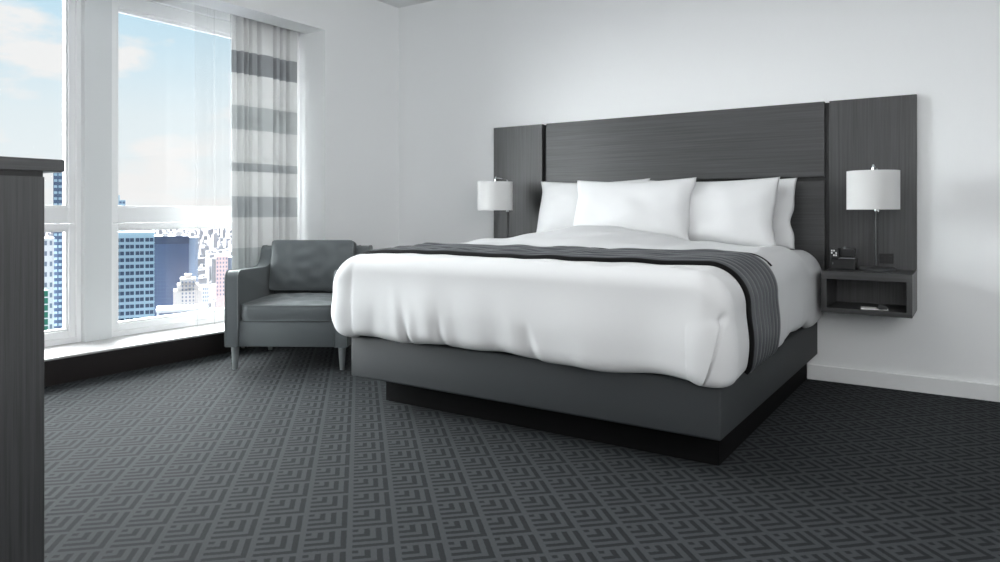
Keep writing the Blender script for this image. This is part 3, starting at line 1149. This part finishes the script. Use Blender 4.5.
t_, w_, h_ = bldg('office_tower', 'pale blue office tower with dark windows in four bays', 115, 154.5, 235, 350, 22, 'blue_cladding')
fl = 6.63 / 710 * 350
ZS = [h_ - fl * (k + 0.75) for k in range(18)]
XS = [-w_ / 2 + w_ * (k + 0.5) / 4 for k in range(4)]
window_rows(t_, 'window', [x_ + s_ * w_ * 0.056 for x_ in XS for s_ in (-1, 1)], ZS, w_ * 0.098, fl * 0.56, 'blue_glass')
boxes('floor_ledge', [(-w_ / 2 - 0.2, w_ / 2 + 0.2, -0.5, 0, z_ - fl * 0.5, z_ - fl * 0.38) for z_ in ZS], 'blue_cladding', t_)
box('parapet', -w_ / 2 - 0.3, w_ / 2 + 0.3, -0.4, 22.4, h_, h_ + 1.4, 'blue_cladding', t_)

t_, w_, h_ = bldg('glass_tower', 'dark blue glass tower standing behind the pale blue one', 151, 189, 237, 430, 24, 'dark_tower')
box('crown', -w_ / 2 - 0.2, w_ / 2 + 0.2, -0.4, 24, h_ - 4.2, h_ + 0.6, 'dark_tower_top', t_)
box('edge_pier', -w_ / 2 - 0.3, -w_ / 2 + 1.2, -0.5, 1, 0, h_, 'dark_tower_top', t_)
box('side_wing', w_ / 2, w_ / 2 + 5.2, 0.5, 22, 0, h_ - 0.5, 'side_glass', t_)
boxes('mullion', [(-w_ / 2 + w_ * k / 12 - 0.07, -w_ / 2 + w_ * k / 12 + 0.07, -0.15, 0, 0, h_ - 4.2) for k in range(1, 12)] +
      [(-w_ / 2, w_ / 2, -0.12, 0, h_ - 4.2 - 2.2 * k, h_ - 4.05 - 2.2 * k) for k in range(1, 30)], 'slate', t_)
boxes('roof_plant', [(-4, -1, 6, 10, h_ + 0.6, h_ + 2.0), (3, 6.5, 5, 9, h_ + 0.6, h_ + 3.2)], 'cream', t_)

t_, w_, h_ = bldg('stepped_building', 'cream stepped stone building in front of the dark glass tower', 180, 196, 279, 372, 14, 'cream')
box('lower_step', -w_ / 2 - 3.2, w_ / 2 + 3.0, -2, 12, 0, h_ - 6.0, 'cream', t_)
box('tower_cap', -1.8, 1.8, 3, 9, h_, h_ + 2.2, 'cream', t_)
box('middle_step', -w_ / 2 - 1.4, w_ / 2 + 1.4, -1, 13, 0, h_ - 3.0, 'cream', t_)
window_rows(t_, 'window', [-2.6, -0.9, 0.9, 2.6], [h_ - 1.6 - 1.9 * k for k in range(8)], 0.7, 1.0, 'window_grey', -2.2, 2.3)

t_, w_, h_ = bldg('low_rooftop_building', 'long low building with a pale roof below the stepped one', 157, 207, 311, 330, 16, 'white_stone')
box('roof_slab', -w_ / 2 - 0.4, w_ / 2 + 0.4, -0.6, 16, h_, h_ + 1.0, 'white_stone', t_)
box('window_band', -w_ / 2 + 1, w_ / 2 - 1, -0.1, 0, h_ - 2.6, h_ - 0.5, 'window_grey', t_)

t_, w_, h_ = bldg('ribbed_building', 'pale ribbed building right of the dark glass tower', 198, 209, 286, 420, 12, 'white_stone')
window_rows(t_, 'window', [-w_ / 2 + w_ * (k + 0.5) / 5 for k in range(5)], [h_ - 1.8 - 2.3 * k for k in range(6)], w_ * 0.11, 1.3, 'window_grey')

t_, w_, h_ = bldg('apartment_building', 'pinkish apartment block with grey side next to the armchair', 216, 228, 256, 520, 12, 'pink_brick')
window_rows(t_, 'window', [-w_ / 2 + w_ * (k + 0.5) / 4 for k in range(4)], [h_ - 2 - 2.9 * k for k in range(10)], w_ * 0.12, 1.5, 'window_grey')
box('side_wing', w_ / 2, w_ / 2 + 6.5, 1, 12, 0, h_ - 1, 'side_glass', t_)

t_, w_, h_ = bldg('rear_tower', 'pale blue tower top showing above the transom behind the office tower', 112, 125.5, 200, 560, 14, 'blue_cladding')
window_rows(t_, 'window', [-w_ / 2 + w_ * (k + 0.5) / 4 for k in range(4)], [h_ - 2 - 3.3 * k for k in range(8)], w_ * 0.17, 1.7, 'slate')
box('stepped_crown', -w_ / 2, w_ / 2 - 4, 0, 12, h_, h_ + 3.8, 'blue_cladding', t_)

t_, w_, h_ = bldg('slim_tower', 'slim slate blue tower beside the dresser, rising above the horizon', 53.3, 62.5, 165, 300, 6, 'slate')
fl = 6.0 / 710 * 300
window_rows(t_, 'window', [-w_ * 0.25, w_ * 0.25], [h_ - fl * (k + 0.6) for k in range(32)], w_ * 0.36, fl * 0.42, 'blue_cladding')
t_, w_, h_ = bldg('white_building', 'white building with grey windows next to the dresser edge', 43, 54, 238, 285, 10, 'white_stone')
window_rows(t_, 'window', [-w_ * 0.25, w_ * 0.22], [h_ - 2 - 4.2 * k for k in range(12)], w_ * 0.22, 1.8, 'window_grey')
t_, w_, h_ = bldg('green_building', 'green glass building at the dresser edge low in the window', 36, 48, 291, 262, 8, 'green_glass')
boxes('floor_ledge', [(-w_ / 2, w_ / 2, -0.2, 0, h_ - 2.6 * (k + 1), h_ - 2.6 * (k + 1) + 0.4) for k in range(8)], 'white_stone', t_)

gnd = obj('city_ground', [(-24000, -9000, GZ), (-60, -9000, GZ), (-60, 22000, GZ), (-24000, 22000, GZ)], [(0, 1, 2, 3)], 'ground')
struct(gnd, 'pale city ground far below the windows')
bm = bmesh.new()
r_ = random.Random(4)
for k in range(5200):
    D = 420 * (14 ** r_.random())
    px = r_.uniform(-120, 330)
    p = far(px, D)
    hh = r_.uniform(8, 26) + (r_.random() < 0.10) * r_.uniform(10, 60) * min(1, D / 1500)
    ww, dd_ = r_.uniform(8, 26), r_.uniform(8, 26)
    if D < 640 and 20 < px < 250:
        continue
    bm_box(bm, p[0] - ww / 2, p[0] + ww / 2, p[1] - dd_ / 2, p[1] + dd_ / 2, GZ, GZ + hh)
ct = from_bm('distant_city_blocks', bm, 'city')
ct['kind'] = 'stuff'
tag(ct, 'countless pale city blocks stretching to the horizon', 'buildings')
